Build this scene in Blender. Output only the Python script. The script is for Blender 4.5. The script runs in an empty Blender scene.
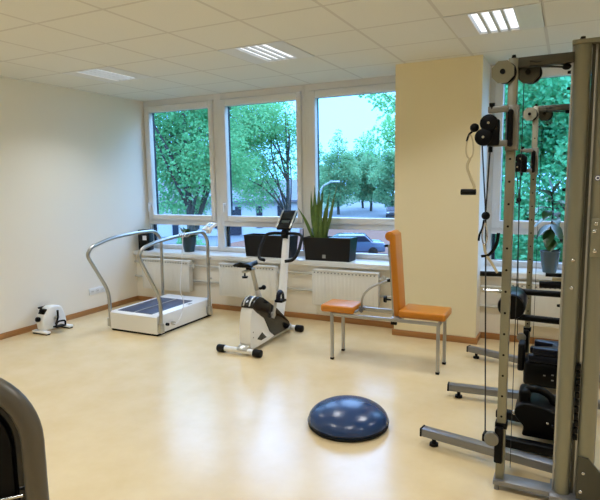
import bpy, bmesh, math, random
from mathutils import Vector, Matrix
PI = math.pi
S = bpy.context.scene
COL = S.collection
rnd = random.Random(7)

# ------------------------------------------------------------------ materials
def lin(c):
    return tuple(((v / 12.92) if v <= 0.04045 else ((v + 0.055) / 1.055) ** 2.4) for v in c)
def rgb(r, g, b):
    return lin((r / 255, g / 255, b / 255))

def mat(name, col, rough=0.5, metal=0.0, spec=0.5, vary=0.0, scale=8.0, bump=0.0, bscale=60.0, coat=0.0):
    m = bpy.data.materials.new(name); m.use_nodes = True
    nt = m.node_tree; N = nt.nodes; L = nt.links
    b = N['Principled BSDF']
    b.inputs['Base Color'].default_value = (*col, 1)
    b.inputs['Roughness'].default_value = rough
    b.inputs['Metallic'].default_value = metal
    b.inputs['Specular IOR Level'].default_value = spec
    b.inputs['Coat Weight'].default_value = coat
    tc = N.new('ShaderNodeTexCoord')
    if vary > 0:
        nz = N.new('ShaderNodeTexNoise'); nz.inputs['Scale'].default_value = scale; nz.inputs['Detail'].default_value = 4
        L.new(tc.outputs['Object'], nz.inputs['Vector'])
        mx = N.new('ShaderNodeMixRGB')
        mx.inputs[1].default_value = (*[c * (1 - vary) for c in col], 1)
        mx.inputs[2].default_value = (*[min(1, c * (1 + vary)) for c in col], 1)
        L.new(nz.outputs['Fac'], mx.inputs[0]); L.new(mx.outputs[0], b.inputs['Base Color'])
    if bump > 0:
        nb = N.new('ShaderNodeTexNoise'); nb.inputs['Scale'].default_value = bscale; nb.inputs['Detail'].default_value = 3
        L.new(tc.outputs['Object'], nb.inputs['Vector'])
        bp = N.new('ShaderNodeBump'); bp.inputs['Strength'].default_value = bump; bp.inputs['Distance'].default_value = 0.01
        L.new(nb.outputs['Fac'], bp.inputs['Height']); L.new(bp.outputs[0], b.inputs['Normal'])
    return m

def emit(name, col, strength):
    m = bpy.data.materials.new(name); m.use_nodes = True
    nt = m.node_tree; nt.nodes.clear()
    e = nt.nodes.new('ShaderNodeEmission'); e.inputs[0].default_value = (*col, 1); e.inputs[1].default_value = strength
    o = nt.nodes.new('ShaderNodeOutputMaterial'); nt.links.new(e.outputs[0], o.inputs[0])
    return m

def glass_mat():
    m = bpy.data.materials.new('window_glass'); m.use_nodes = True
    nt = m.node_tree; nt.nodes.clear(); N = nt.nodes; L = nt.links
    t = N.new('ShaderNodeBsdfTransparent'); t.inputs[0].default_value = (0.93, 0.98, 0.98, 1)
    g = N.new('ShaderNodeBsdfGlossy'); g.inputs['Roughness'].default_value = 0.02
    f = N.new('ShaderNodeFresnel'); ge = N.new('ShaderNodeNewGeometry'); mi = N.new('ShaderNodeMix')
    mi.inputs[2].default_value = 1.28; mi.inputs[3].default_value = 1 / 1.28      # same reflectance on both faces of the pane
    L.new(ge.outputs['Backfacing'], mi.inputs[0]); L.new(mi.outputs[0], f.inputs[0])
    x = N.new('ShaderNodeMixShader'); o = N.new('ShaderNodeOutputMaterial')
    L.new(f.outputs[0], x.inputs[0]); L.new(t.outputs[0], x.inputs[1]); L.new(g.outputs[0], x.inputs[2]); L.new(x.outputs[0], o.inputs[0])
    return m

def leaf_mat(name, c1, c2, scale=0.6):
    m = bpy.data.materials.new(name); m.use_nodes = True
    nt = m.node_tree; nt.nodes.clear(); N = nt.nodes; L = nt.links
    tc = N.new('ShaderNodeTexCoord')
    nz = N.new('ShaderNodeTexNoise'); nz.inputs['Scale'].default_value = scale; nz.inputs['Detail'].default_value = 6; nz.inputs['Roughness'].default_value = 0.7
    L.new(tc.outputs['Object'], nz.inputs['Vector'])
    r = N.new('ShaderNodeValToRGB'); r.color_ramp.elements[0].position = 0.33; r.color_ramp.elements[1].position = 0.67
    r.color_ramp.elements[0].color = (*c1, 1); r.color_ramp.elements[1].color = (*c2, 1)
    L.new(nz.outputs['Fac'], r.inputs[0])
    d = N.new('ShaderNodeBsdfDiffuse'); t = N.new('ShaderNodeBsdfTranslucent')
    L.new(r.outputs[0], d.inputs[0]); L.new(r.outputs[0], t.inputs[0])
    x = N.new('ShaderNodeMixShader'); x.inputs[0].default_value = 0.5; o = N.new('ShaderNodeOutputMaterial')
    L.new(d.outputs[0], x.inputs[1]); L.new(t.outputs[0], x.inputs[2]); L.new(x.outputs[0], o.inputs[0])
    return m

def ceiling_mat():
    m = mat('ceiling_tiles', rgb(226, 214, 186), 0.85, spec=0.2)
    nt = m.node_tree; N = nt.nodes; L = nt.links; b = N['Principled BSDF']
    tc = N.new('ShaderNodeTexCoord'); sp = N.new('ShaderNodeSeparateXYZ'); L.new(tc.outputs['Object'], sp.inputs[0])
    masks = []
    for ax, off in (('X', 0.205), ('Y', 0.46)):
        a = N.new('ShaderNodeMath'); a.operation = 'ADD'; a.inputs[1].default_value = 100 * 0.625 + off
        L.new(sp.outputs[ax], a.inputs[0])
        w = N.new('ShaderNodeMath'); w.operation = 'PINGPONG'; w.inputs[1].default_value = 0.3125
        L.new(a.outputs[0], w.inputs[0])
        lt = N.new('ShaderNodeMath'); lt.operation = 'LESS_THAN'; lt.inputs[1].default_value = 0.012
        L.new(w.outputs[0], lt.inputs[0]); masks.append(lt)
    mxm = N.new('ShaderNodeMath'); mxm.operation = 'MAXIMUM'
    L.new(masks[0].outputs[0], mxm.inputs[0]); L.new(masks[1].outputs[0], mxm.inputs[1])
    nz = N.new('ShaderNodeTexNoise'); nz.inputs['Scale'].default_value = 90; L.new(tc.outputs['Object'], nz.inputs['Vector'])
    c = N.new('ShaderNodeMixRGB'); c.inputs[1].default_value = (*rgb(226, 225, 218), 1); c.inputs[2].default_value = (*rgb(234, 233, 226), 1)
    L.new(nz.outputs['Fac'], c.inputs[0])
    x = N.new('ShaderNodeMixRGB'); x.inputs[2].default_value = (*rgb(213, 210, 203), 1)
    L.new(mxm.outputs[0], x.inputs[0]); L.new(c.outputs[0], x.inputs[1]); L.new(x.outputs[0], b.inputs['Base Color'])
    return m

def floor_mat():
    m = mat('linoleum', rgb(222, 196, 140), 0.3, spec=0.8)
    nt = m.node_tree; N = nt.nodes; L = nt.links; b = N['Principled BSDF']
    tc = N.new('ShaderNodeTexCoord')
    n1 = N.new('ShaderNodeTexNoise'); n1.inputs['Scale'].default_value = 3.5; n1.inputs['Detail'].default_value = 4; n1.inputs['Roughness'].default_value = 0.6
    L.new(tc.outputs['Object'], n1.inputs['Vector'])
    r = N.new('ShaderNodeValToRGB'); r.color_ramp.elements[0].position = 0.3; r.color_ramp.elements[1].position = 0.7
    r.color_ramp.elements[0].color = (*rgb(221, 196, 150), 1); r.color_ramp.elements[1].color = (*rgb(229, 207, 165), 1)
    L.new(n1.outputs['Fac'], r.inputs[0]); L.new(r.outputs[0], b.inputs['Base Color'])
    n2 = N.new('ShaderNodeTexNoise'); n2.inputs['Scale'].default_value = 5; n2.inputs['Detail'].default_value = 3
    L.new(tc.outputs['Object'], n2.inputs['Vector'])
    mr = N.new('ShaderNodeMapRange'); mr.inputs['To Min'].default_value = 0.20; mr.inputs['To Max'].default_value = 0.27
    L.new(n2.outputs['Fac'], mr.inputs['Value']); L.new(mr.outputs[0], b.inputs['Roughness'])
    return m

def wood_mat():
    m = mat('beech_skirting', rgb(196, 140, 78), 0.4)
    nt = m.node_tree; N = nt.nodes; L = nt.links; b = N['Principled BSDF']
    tc = N.new('ShaderNodeTexCoord'); mp = N.new('ShaderNodeMapping'); mp.inputs['Scale'].default_value = (2, 2, 60)
    L.new(tc.outputs['Object'], mp.inputs[0])
    nz = N.new('ShaderNodeTexNoise'); nz.inputs['Scale'].default_value = 3; L.new(mp.outputs[0], nz.inputs['Vector'])
    r = N.new('ShaderNodeValToRGB'); r.color_ramp.elements[0].color = (*rgb(150, 102, 56), 1); r.color_ramp.elements[1].color = (*rgb(182, 132, 80), 1)
    L.new(nz.outputs['Fac'], r.inputs[0]); L.new(r.outputs[0], b.inputs['Base Color'])
    return m

M = dict(
    wall=mat('cream_wall_paint', rgb(240, 234, 222), 0.7, spec=0.25, bump=0.05, bscale=120),
    yellow=mat('wall_paint_less_daylight', rgb(236, 225, 190), 0.7, spec=0.25, bump=0.05, bscale=120),  # same paint as the walls; weaker blue daylight is put into this yellower colour
    ceiling=ceiling_mat(), floor=floor_mat(), wood=wood_mat(),
    white=mat('white_window_plastic', rgb(228, 228, 228), 0.35),
    sillw=mat('sill_white', rgb(228, 228, 226), 0.3),
    rad=mat('radiator_enamel', rgb(228, 227, 222), 0.35),
    pipe=mat('pipe_paint', rgb(205, 204, 198), 0.3),
    dark=mat('dark_gasket', rgb(22, 28, 52), 0.5),
    glass=glass_mat(),
    black=mat('black_plastic', rgb(5, 5, 6), 0.45, spec=0.16),
    blackg=mat('black_gloss', rgb(14, 14, 16), 0.15),
    rubber=mat('black_rubber', rgb(8, 8, 9), 0.6, spec=0.25),
    steel=mat('brushed_steel', rgb(176, 176, 172), 0.28, 1.0),
    chrome=mat('chrome', rgb(205, 205, 205), 0.12, 1.0),
    grey=mat('grey_metal', rgb(128, 127, 120), 0.4, 0.6),
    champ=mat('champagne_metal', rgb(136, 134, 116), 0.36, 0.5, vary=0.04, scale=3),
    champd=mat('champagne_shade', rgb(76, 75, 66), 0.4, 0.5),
    frameg=mat('machine_grey', rgb(132, 132, 133), 0.35, 0.5),
    alu=mat('aluminium', rgb(172, 172, 170), 0.3, 0.7),
    orange=mat('orange_vinyl', rgb(200, 124, 24), 0.38, bump=0.12, bscale=90),
    whitep=mat('white_plastic', rgb(236, 237, 238), 0.3),
    silver=mat('silver_paint', rgb(186, 184, 176), 0.3, 0.6),
    belt=mat('treadmill_belt', rgb(52, 60, 84), 0.5, vary=0.1, scale=40),
    blue=mat('blue_rubber', rgb(22, 56, 104), 0.25, spec=0.6, vary=0.06, scale=14),
    navy=mat('dark_blue_vinyl_sheen', rgb(9, 13, 30), 0.32, spec=0.35),  # the blue also stands in for window sheen on the box pads
    screen=mat('dark_screen', rgb(14, 18, 22), 0.2),
    screeng=mat('screen_lines', rgb(120, 132, 128), 0.3),
    lcd=mat('lcd_grey', rgb(78, 96, 92), 0.25),
    plant=mat('snake_leaf', rgb(84, 112, 50), 0.4, vary=0.55, scale=16),
    plant2=mat('rubber_plant_leaf', rgb(52, 88, 42), 0.35, vary=0.3, scale=8),
    soil=mat('soil', rgb(40, 32, 26), 0.95, vary=0.4, scale=60),
    planter=mat('planter_black', rgb(17, 16, 18), 0.4, spec=0.3),
    insert=mat('planter_sky_reflection', rgb(112, 132, 165), 0.08, spec=0.8),
    pot=mat('blue_grey_pot', rgb(70, 90, 100), 0.25, vary=0.15, scale=20),
    tealpot=mat('dark_teal_pot', rgb(30, 56, 66), 0.3),
    label=mat('grey_sticker', rgb(150, 150, 150), 0.5),
    paper=mat('white_paper', rgb(232, 234, 240), 0.6),
    cord=mat('cream_cord', rgb(190, 176, 140), 0.8),
    cable=mat('black_cable', rgb(26, 28, 28), 0.5),
    housing=mat('lamp_housing', rgb(225, 225, 225), 0.4),
    reflector=mat('lamp_reflector', rgb(225, 225, 228), 0.35, spec=0.6),
    lamp=emit('fluorescent_tube', (0.95, 0.98, 1.0), 1.3),
    blade=mat('louvre_aluminium', rgb(200, 205, 210), 0.45),
    badge=mat('badge_blue', rgb(30, 36, 92), 0.3),
    shroud=mat('shroud_grey', rgb(92, 86, 76), 0.42, 0.2),
    bark=mat('bark', rgb(52, 52, 50), 0.9, vary=0.3, scale=6),
    leafA=leaf_mat('linden_leaves', (0.09, 0.32, 0.14), (0.25, 0.58, 0.27)),
    leafB=leaf_mat('deep_green_leaves', (0.09, 0.40, 0.19), (0.22, 0.64, 0.36)),
    leafC=leaf_mat('hazed_distant_leaves', (0.13, 0.31, 0.17), (0.27, 0.51, 0.27), 0.35),  # paler, greyer leaf colours stand in for distance haze
    asphalt=mat('asphalt', rgb(84, 96, 104), 0.8, vary=0.12, scale=0.6),
    paving=mat('brick_paving', rgb(96, 60, 38), 0.85, vary=0.15, scale=2),
    grass=mat('verge_grass', rgb(60, 86, 60), 0.95, vary=0.3, scale=1),
    housew=mat('render_white', rgb(160, 168, 172), 0.7),
    houser=mat('roof_slate', rgb(84, 92, 104), 0.7, vary=0.15, scale=3),
    housed=mat('house_window', rgb(24, 32, 48), 0.2),
    carb=mat('car_blue', rgb(66, 80, 104), 0.2, coat=0.5),
    card=mat('car_dark', rgb(40, 42, 46), 0.2, coat=0.5),
    carlight=mat('car_lamp', rgb(190, 200, 214), 0.2),
    lampgrey=mat('lamp_post_grey', rgb(160, 175, 190), 0.4, 0.4),
)

# ------------------------------------------------------------------ mesh builder (world coordinates)
def fillet(pts, rad, n=6):
    pts = [Vector(p) for p in pts]; out = [pts[0]]
    for i in range(1, len(pts) - 1):
        p, a, b = pts[i], pts[i - 1], pts[i + 1]
        da, db = (a - p), (b - p); la, lb = da.length, db.length
        r = rad[i] if isinstance(rad, (list, tuple)) else rad
        r = min(r, la * 0.48, lb * 0.48)
        p0, p2 = p + da / la * r, p + db / lb * r
        for k in range(n + 1):
            t = k / n
            out.append((1 - t) ** 2 * p0 + 2 * t * (1 - t) * p + t * t * p2)
    out.append(pts[-1]); return out

def smooth_path(pts, n=6):
    pts = [Vector(p) for p in pts]
    P = [2 * pts[0] - pts[1]] + pts + [2 * pts[-1] - pts[-2]]
    out = []
    for i in range(1, len(P) - 2):
        p0, p1, p2, p3 = P[i - 1:i + 3]
        for k in range(n):
            t = k / n
            out.append(0.5 * ((2 * p1) + (-p0 + p2) * t + (2 * p0 - 5 * p1 + 4 * p2 - p3) * t * t + (-p0 + 3 * p1 - 3 * p2 + p3) * t ** 3))
    out.append(pts[-1]); return out

class MB:
    def __init__(self): self.bm = bmesh.new()
    def _merge(self, t, mi=0):
        for f in t.faces: f.material_index = mi
        me = bpy.data.meshes.new('tmp'); t.to_mesh(me); t.free(); self.bm.from_mesh(me); bpy.data.meshes.remove(me)
        return self
    def box(self, c, s, rz=0.0, rot=None, bev=0.0, seg=2, mi=0):
        t = bmesh.new(); bmesh.ops.create_cube(t, size=1)
        for v in t.verts: v.co = Vector((v.co.x * s[0], v.co.y * s[1], v.co.z * s[2]))
        if bev: bmesh.ops.bevel(t, geom=t.edges[:], offset=bev, segments=seg, profile=0.5, affect='EDGES')
        R = rot.to_4x4() if rot else Matrix.Rotation(rz, 4, 'Z')
        bmesh.ops.transform(t, matrix=Matrix.Translation(Vector(c)) @ R, verts=t.verts)
        return self._merge(t, mi)
    def bx(self, x0, x1, y0, y1, z0, z1, bev=0.0, seg=2, mi=0):
        return self.box(((x0 + x1) / 2, (y0 + y1) / 2, (z0 + z1) / 2), (abs(x1 - x0), abs(y1 - y0), abs(z1 - z0)), bev=bev, seg=seg, mi=mi)
    def cyl(self, p0, p1, r, r2=None, n=20, bev=0.0, mi=0):
        p0, p1 = Vector(p0), Vector(p1); d = p1 - p0
        t = bmesh.new(); bmesh.ops.create_cone(t, cap_ends=True, segments=n, radius1=r, radius2=r if r2 is None else r2, depth=d.length)
        if bev:
            es = [e for e in t.edges if len(e.link_faces) == 2 and any(len(f.verts) > 4 for f in e.link_faces)]
            bmesh.ops.bevel(t, geom=es, offset=bev, segments=2, profile=0.5, affect='EDGES')
        q = Vector((0, 0, 1)).rotation_difference(d.normalized())
        bmesh.ops.transform(t, matrix=Matrix.Translation((p0 + p1) / 2) @ q.to_matrix().to_4x4(), verts=t.verts)
        return self._merge(t, mi)
    def tube(self, pts, r, n=12, closed=False, mi=0, flat=1.0):
        pts = [Vector(p) for p in pts]; t = bmesh.new(); rings = []; m = len(pts); up = None
        for i, p in enumerate(pts):
            a = pts[(i - 1) % m] if (closed or i > 0) else p
            b = pts[(i + 1) % m] if (closed or i < m - 1) else p
            d = (b - a).normalized()
            if up is None:
                up = d.orthogonal().normalized()
            up = (up - d * up.dot(d))
            up = up.normalized() if up.length > 1e-6 else d.orthogonal().normalized()
            sd = d.cross(up); rr = r[i] if isinstance(r, (list, tuple)) else r
            rings.append([t.verts.new(p + (up * math.cos(2 * PI * k / n) * flat + sd * math.sin(2 * PI * k / n)) * rr) for k in range(n)])
        for i in range(m if closed else m - 1):
            A, B = rings[i], rings[(i + 1) % m]
            for k in range(n): t.faces.new((A[k], A[(k + 1) % n], B[(k + 1) % n], B[k]))
        if not closed:
            t.faces.new(rings[0][::-1]); t.faces.new(rings[-1])
        bmesh.ops.recalc_face_normals(t, faces=t.faces)
        return self._merge(t, mi)
    def ball(self, c, s, seg=20, rings=12, mi=0, rot=None):
        s = (s, s, s) if isinstance(s, (int, float)) else s
        t = bmesh.new(); bmesh.ops.create_uvsphere(t, u_segments=seg, v_segments=rings, radius=1)
        for v in t.verts: v.co = Vector((v.co.x * s[0], v.co.y * s[1], v.co.z * s[2]))
        bmesh.ops.transform(t, matrix=Matrix.Translation(Vector(c)) @ (rot.to_4x4() if rot else Matrix.Identity(4)), verts=t.verts)
        return self._merge(t, mi)
    def prism(self, poly, axis, lo, hi, bev=0.0, seg=2, mi=0):
        """poly: 2-D outline; axis 'x': (y,z), 'y': (x,z), 'z': (x,y)."""
        def P(a, b, h): return {'x': (h, a, b), 'y': (a, h, b), 'z': (a, b, h)}[axis]
        t = bmesh.new()
        A = [t.verts.new(P(a, b, lo)) for a, b in poly]; B = [t.verts.new(P(a, b, hi)) for a, b in poly]
        t.faces.new(A[::-1]); t.faces.new(B); n = len(poly)
        for i in range(n): t.faces.new((A[i], A[(i + 1) % n], B[(i + 1) % n], B[i]))
        bmesh.ops.recalc_face_normals(t, faces=t.faces)
        if bev:
            caps = [e for e in t.edges if any(len(f.verts) == n and n != 4 for f in e.link_faces)] if n != 4 else t.edges[:]
            bmesh.ops.bevel(t, geom=caps, offset=bev, segments=seg, profile=0.5, affect='EDGES', clamp_overlap=True)
        return self._merge(t, mi)
    def lathe(self, prof, c, n=32, mi=0):
        t = bmesh.new(); rings = []
        for r, z in prof:
            if r < 1e-5: rings.append([t.verts.new((c[0], c[1], c[2] + z))])
            else: rings.append([t.verts.new((c[0] + r * math.cos(2 * PI * k / n), c[1] + r * math.sin(2 * PI * k / n), c[2] + z)) for k in range(n)])
        for A, B in zip(rings, rings[1:]):
            for k in range(n):
                k2 = (k + 1) % n
                if len(A) == 1 and len(B) == 1: continue
                if len(A) == 1: t.faces.new((A[0], B[k2], B[k]))
                elif len(B) == 1: t.faces.new((A[k], A[k2], B[0]))
                else: t.faces.new((A[k], A[k2], B[k2], B[k]))
        bmesh.ops.recalc_face_normals(t, faces=t.faces)
        return self._merge(t, mi)
    def faces(self, verts, faces, mi=0):
        t = bmesh.new(); V = [t.verts.new(v) for v in verts]
        for f in faces: t.faces.new([V[i] for i in f])
        return self._merge(t, mi)
    def move(self, mtx):
        bmesh.ops.transform(self.bm, matrix=mtx, verts=self.bm.verts); return self
    def build(self, name, mats, parent=None, loc=None, flat=False):
        bm = self.bm
        root = parent
        while root is not None and root.parent is not None: root = root.parent
        off = Vector(root.location) if root is not None else Vector(loc or (0, 0, 0))
        for v in bm.verts: v.co -= off
        for f in bm.faces: f.smooth = not flat
        for e in bm.edges:
            if len(e.link_faces) == 2 and e.calc_face_angle(0) > 0.65: e.smooth = False
        me = bpy.data.meshes.new(name); bm.to_mesh(me); bm.free()
        for m in (mats if isinstance(mats, (list, tuple)) else [mats]): me.materials.append(m)
        o = bpy.data.objects.new(name, me); COL.objects.link(o)
        if parent is not None: o.parent = parent
        else: o.location = off
        return o

def thing(name, label, cat, loc, group=None):
    o = bpy.data.objects.new(name, None); COL.objects.link(o); o.location = loc; o.empty_display_size = 0.1
    o['label'] = label; o['category'] = cat
    if group: o['group'] = group
    return o
def tag(o, label, cat, group=None):
    o['label'] = label; o['category'] = cat
    if group: o['group'] = group
    return o
def struct(name, mb, m, parent=None, loc=None):
    o = mb.build(name, m, parent, loc)
    if parent is None: o['kind'] = 'structure'
    return o
def struct_root(name, loc):
    o = bpy.data.objects.new(name, None); COL.objects.link(o); o.location = loc; o['kind'] = 'structure'; return o
def copy_tree(o, parent=None):
    c = o.copy(); COL.objects.link(c)
    if parent is not None: c.parent = parent
    for ch in [k for k in bpy.data.objects if k.parent == o]: copy_tree(ch, c)
    return c

# ------------------------------------------------------------------ room
XL, XR, YB, H = -5.25, 2.2, -3.0, 2.70
YP, YW, YO = 5.50, 5.80, 5.96          # parapet face, window plane, outer face
PX0, PX1, PY = -1.555, -0.742, 5.26    # pillar
struct('floor', MB().bx(XL - .1, XR + .1, YB - .1, YO, -0.1, 0), M['floor'])
struct('wall_left', MB().bx(XL - .1, XL, YB - .1, YO, 0, 2.95), M['wall'])
struct('wall_right', MB().bx(XR, XR + .1, YB - .1, YO, 0, 2.95), M['wall'])
struct('wall_back', MB().bx(XL, XR, YB - .1, YB, 0, 2.95), M['wall'])
struct('wall_window', MB().bx(XL, PX0, YP, YO, 0, 0.64).bx(PX1, 0.56, YP, YO, 0, 0.64).bx(0.56, XR, YP, YO, 0, 2.95)
       .bx(XL, PX0, YW + .02, YO, H - .005, 2.95).bx(PX1, 0.56, YW + .02, YO, H - .005, 2.95), M['wall'])
pm = MB().bx(PX0, PX1, PY, YO, 0, 2.95)
for f in pm.bm.faces:
    if abs(f.normal.x) > .9: f.material_index = 1      # the side faces take the paler wall colour
struct('wall_pillar', pm, [M['yellow'], M['wall']])
LIGHT_X = [-4.58, -2.705, -0.83, 1.045]      # west edge of each luminaire tile
LIGHT_Y = [3.915, 1.415, -1.085]
T = 0.625
gx = [XL] + [-0.205 + T * k for k in range(-8, 4)] + [XR]
gy = [YB] + [-0.46 + T * k for k in range(-4, 11)] + [YO]
gx = sorted(x for x in gx if XL <= x <= XR); gy = sorted(y for y in gy if YB <= y <= YO)
cm = MB()
for i in range(len(gx) - 1):
    for j in range(len(gy) - 1):
        mx, my = (gx[i] + gx[i + 1]) / 2, (gy[j] + gy[j + 1]) / 2
        if any(a < mx < a + T for a in LIGHT_X) and any(b < my < b + T for b in LIGHT_Y): continue
        cm.faces([(gx[i], gy[j], H), (gx[i], gy[j + 1], H), (gx[i + 1], gy[j + 1], H), (gx[i + 1], gy[j], H)], [(0, 1, 2, 3)])
cm.bx(XL - .1, XR + .1, YB - .1, YO, 2.86, 2.95)
struct('ceiling', cm, M['ceiling'])

bh, bt = 0.062, 0.016
struct('baseboard_left', MB().bx(XL, XL + bt, YB, YP, 0, bh, .003), M['wood'])
struct('baseboard_window', MB().bx(XL + bt, PX0, YP - bt, YP, 0, bh, .003).bx(PX1 + bt, XR, YP - bt, YP, 0, bh, .003), M['wood'])
struct('baseboard_pillar', MB().bx(PX0 - bt, PX1 + bt, PY - bt, PY, 0, bh, .003).bx(PX1, PX1 + bt, PY, YP, 0, bh, .003).bx(PX0 - bt, PX0, PY, YP, 0, bh, .003), M['wood'])
struct('trim_1', MB().bx(XL, PX0, 5.45, YW + .01, 0.635, 0.69, .006), M['sillw'])
struct('trim_2', MB().bx(PX1, 0.9, 5.45, YW + .01, 0.635, 0.69, .006), M['sillw'])

def window(n, o0, o1, s0, s1):
    """o0..o1 outer fixed frame, s0..s1 the opening sash."""
    r = struct_root('window_%d' % n, ((o0 + o1) / 2, YW, 0.69))
    f = MB(); y0, y1 = YW, YW + .10
    f.bx(o0, s0, y0, y1, .69, H, .004).bx(s1, o1, y0, y1, .69, H, .004)
    f.bx(s0, s1, y0, y1, 2.63, H).bx(s0, s1, y0, y1, 1.024, 1.088, .004).bx(s0, s1, y0, y1, .69, .75, .004)
    f.build('window_frame', M['white'], r)
    wl, wr = .084, .064; s = MB(); a, b = YW - .03, YW + .05
    s.bx(s0 + .004, s0 + wl, a, b, 1.09, 2.622, .008).bx(s1 - wr, s1 - .004, a, b, 1.09, 2.622, .008)
    s.bx(s0 + wl, s1 - wr, a, b, 2.540, 2.622, .008).bx(s0 + wl, s1 - wr, a, b, 1.09, 1.162, .008)
    s.build('sash', M['white'], r)
    g = MB(); gy0, gy1 = YW + .052, YW + .085
    for (z0, z1) in ((1.162, 2.543), (.752, 1.024)):
        i0, i1 = s0 + wl, s1 - wr
        if z1 < 2: i0, i1 = s0 + .035, s1 - .035
        g.bx(i0 - .03, i0, gy0, gy1, z0, z1).bx(i1, i1 + .03, gy0, gy1, z0, z1).bx(i0 - .03, i1 + .03, gy0, gy1, z1, z1 + .02).bx(i0 - .03, i1 + .03, gy0, gy1, z0 - .015, z0)
    g.build('outer_gasket', M['dark'], r)
    MB().bx(s0 + wl - .01, s1 - wr + .01, YW + .035, YW + .041, 1.15, 2.555).build('pane', M['glass'], r)
    MB().bx(s0, s1, YW + .035, YW + .041, .745, 1.03).build('lower_pane', M['glass'], r)
    h = MB(); hx = s0 + .045
    h.box((hx, a - .006, 1.30), (.03, .012, .075), bev=.004).cyl((hx, a, 1.315), (hx, a - .045, 1.315), .009, n=12)
    h.box((hx, a - .048, 1.27), (.02, .014, .115), bev=.005)
    h.build('window_handle', M['white'], r)
window(1, XL, -4.045, -5.225, -4.10)
window(2, -4.045, -2.80, -3.99, -2.842)
window(3, -2.80, PX0, -2.745, -1.60)
window(4, PX1, 0.56, -0.695, 0.45)

# ------------------------------------------------------------------ ceiling lights
lights_lab = {(0, 0): 'recessed ceiling light farthest left, near the left wall, seen almost edge on',
              (1, 0): 'recessed four-strip ceiling light above the middle window',
              (2, 0): 'bright recessed four-strip ceiling light in front of the yellow pillar'}
LAMP_W = 2.35; LAMP_SPREAD = 121
def ceiling_light(x, y, label):
    t = thing('ceiling_light', label, 'ceiling light', (x + T / 2, y + T / 2, H), 'recessed ceiling lights')
    a0, a1, b0, b1 = x + .165, x + .455, y + .025, y + .60
    fr = MB()
    z0, z1 = H - .003, H + .004
    fr.bx(x + .004, a0, y + .004, y + T - .004, z0, z1).bx(a1, x + T - .004, y + .004, y + T - .004, z0, z1)
    fr.bx(a0, a1, y + .004, b0, z0, z1).bx(a0, a1, b1, y + T - .004, z0, z1)
    fr.build('frame', M['housing'], t)
    hs = MB().bx(a0 - .01, a1 + .01, b0 - .01, b1 + .01, H + .062, H + .07).bx(a0 - .01, a0, b0, b1, H + .006, H + .062).bx(a1, a1 + .01, b0, b1, H + .006, H + .062)
    hs.bx(a0, a1, b0 - .01, b0, H + .006, H + .062).bx(a0, a1, b1, b1 + .01, H + .006, H + .062)
    hs.build('housing', M['blade'], t)
    w = (a1 - a0) / 4
    for k in range(4):
        c = a0 + w * (k + .5)
        MB().bx(c - w / 2 + .0115, c + w / 2 - .0115, b0 + .008, b1 - .008, H + .011, H + .026, .003).build('tube', M['lamp'], t)
        ld = bpy.data.lights.new('strip_light', 'AREA'); ld.shape = 'RECTANGLE'; ld.size = w - .026; ld.size_y = b1 - b0 - .03
        ld.energy = LAMP_W; ld.color = (0.90, 0.955, 1.0); ld.spread = math.radians(LAMP_SPREAD)
        lo = bpy.data.objects.new('strip_light', ld); COL.objects.link(lo); lo.parent = t
        lo.location = (c - t.location.x, (b0 + b1) / 2 - t.location.y, -.004)
    for k in range(1, 4):
        c = a0 + w * k
        MB().bx(c - .010, c + .010, b0, b1, H - .002, H + .06).build('louvre_blade', M['blade'], t)
for i, x in enumerate(LIGHT_X):
    for j, y in enumerate(LIGHT_Y):
        ceiling_light(x, y, lights_lab.get((i, j), 'recessed four-strip ceiling light outside the view, row %s' % ('behind', 'nearer', 'rearmost', 'right')[(i + j) % 4]))

# ------------------------------------------------------------------ radiators and pipes
def radiator(x0, x1, label):
    y0, y1, z0, z1 = 5.375, 5.465, .205, .61
    t = thing('radiator', label, 'radiator', ((x0 + x1) / 2, 5.42, z0), 'panel radiators under the sills')
    p = MB().bx(x0, x1, y0 + .008, y0 + .028, z0, z1 - .012, .006)
    n = int((x1 - x0 - .06) / .04)
    for k in range(n):
        c = x0 + .04 + (x1 - x0 - .08) * k / (n - 1)
        p.bx(c - .012, c + .012, y0 + .0066, y0 + .012, z0 + .035, z1 - .06, .003)
    p.build('panel', M['rad'], t)
    MB().bx(x0 + .01, x1 - .01, y1 - .03, y1 - .01, z0, z1 - .012, .005).build('rear_panel', M['rad'], t)
    g = MB().bx(x0, x1, y0, y1, z1 - .014, z1, .004)
    for k in range(n + 1):
        c = x0 + .03 + (x1 - x0 - .06) * k / n
        g.bx(c - .008, c + .008, y0 - .001, y0 + .002, z1 - .038, z1 - .026, mi=1)
    g.build('top_grille', [M['rad'], M['frameg']], t)
    for xs in (x0, x1):
        MB().bx(xs - .006, xs + .006, y0 + .004, y1 - .006, z0 + .01, z1 - .004, .003).build('side_cover', M['rad'], t)
    v = MB().cyl((x1 + .005, 5.42, z1 - .07), (x1 + .055, 5.42, z1 - .07), .011, n=12).cyl((x1 + .05, 5.42, z1 - .095), (x1 + .05, 5.42, z1 - .03), .015, n=14)
    v.build('valve', M['pipe'], t)
    for xs in (x0 + .1, x1 - .1):
        MB().bx(xs - .015, xs + .015, y1 - .012, YP + .01, z0 + .08, z0 + .11).build('wall_bracket', M['pipe'], t)
radiator(-5.035, -4.27, 'white panel radiator behind the treadmill by the left corner')
radiator(-3.80, -3.015, 'white panel radiator behind the exercise bike seat')
radiator(-2.535, -1.775, 'white panel radiator behind the orange bench')
radiator(-0.50, 0.40, 'white panel radiator behind the cable machine')
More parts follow.
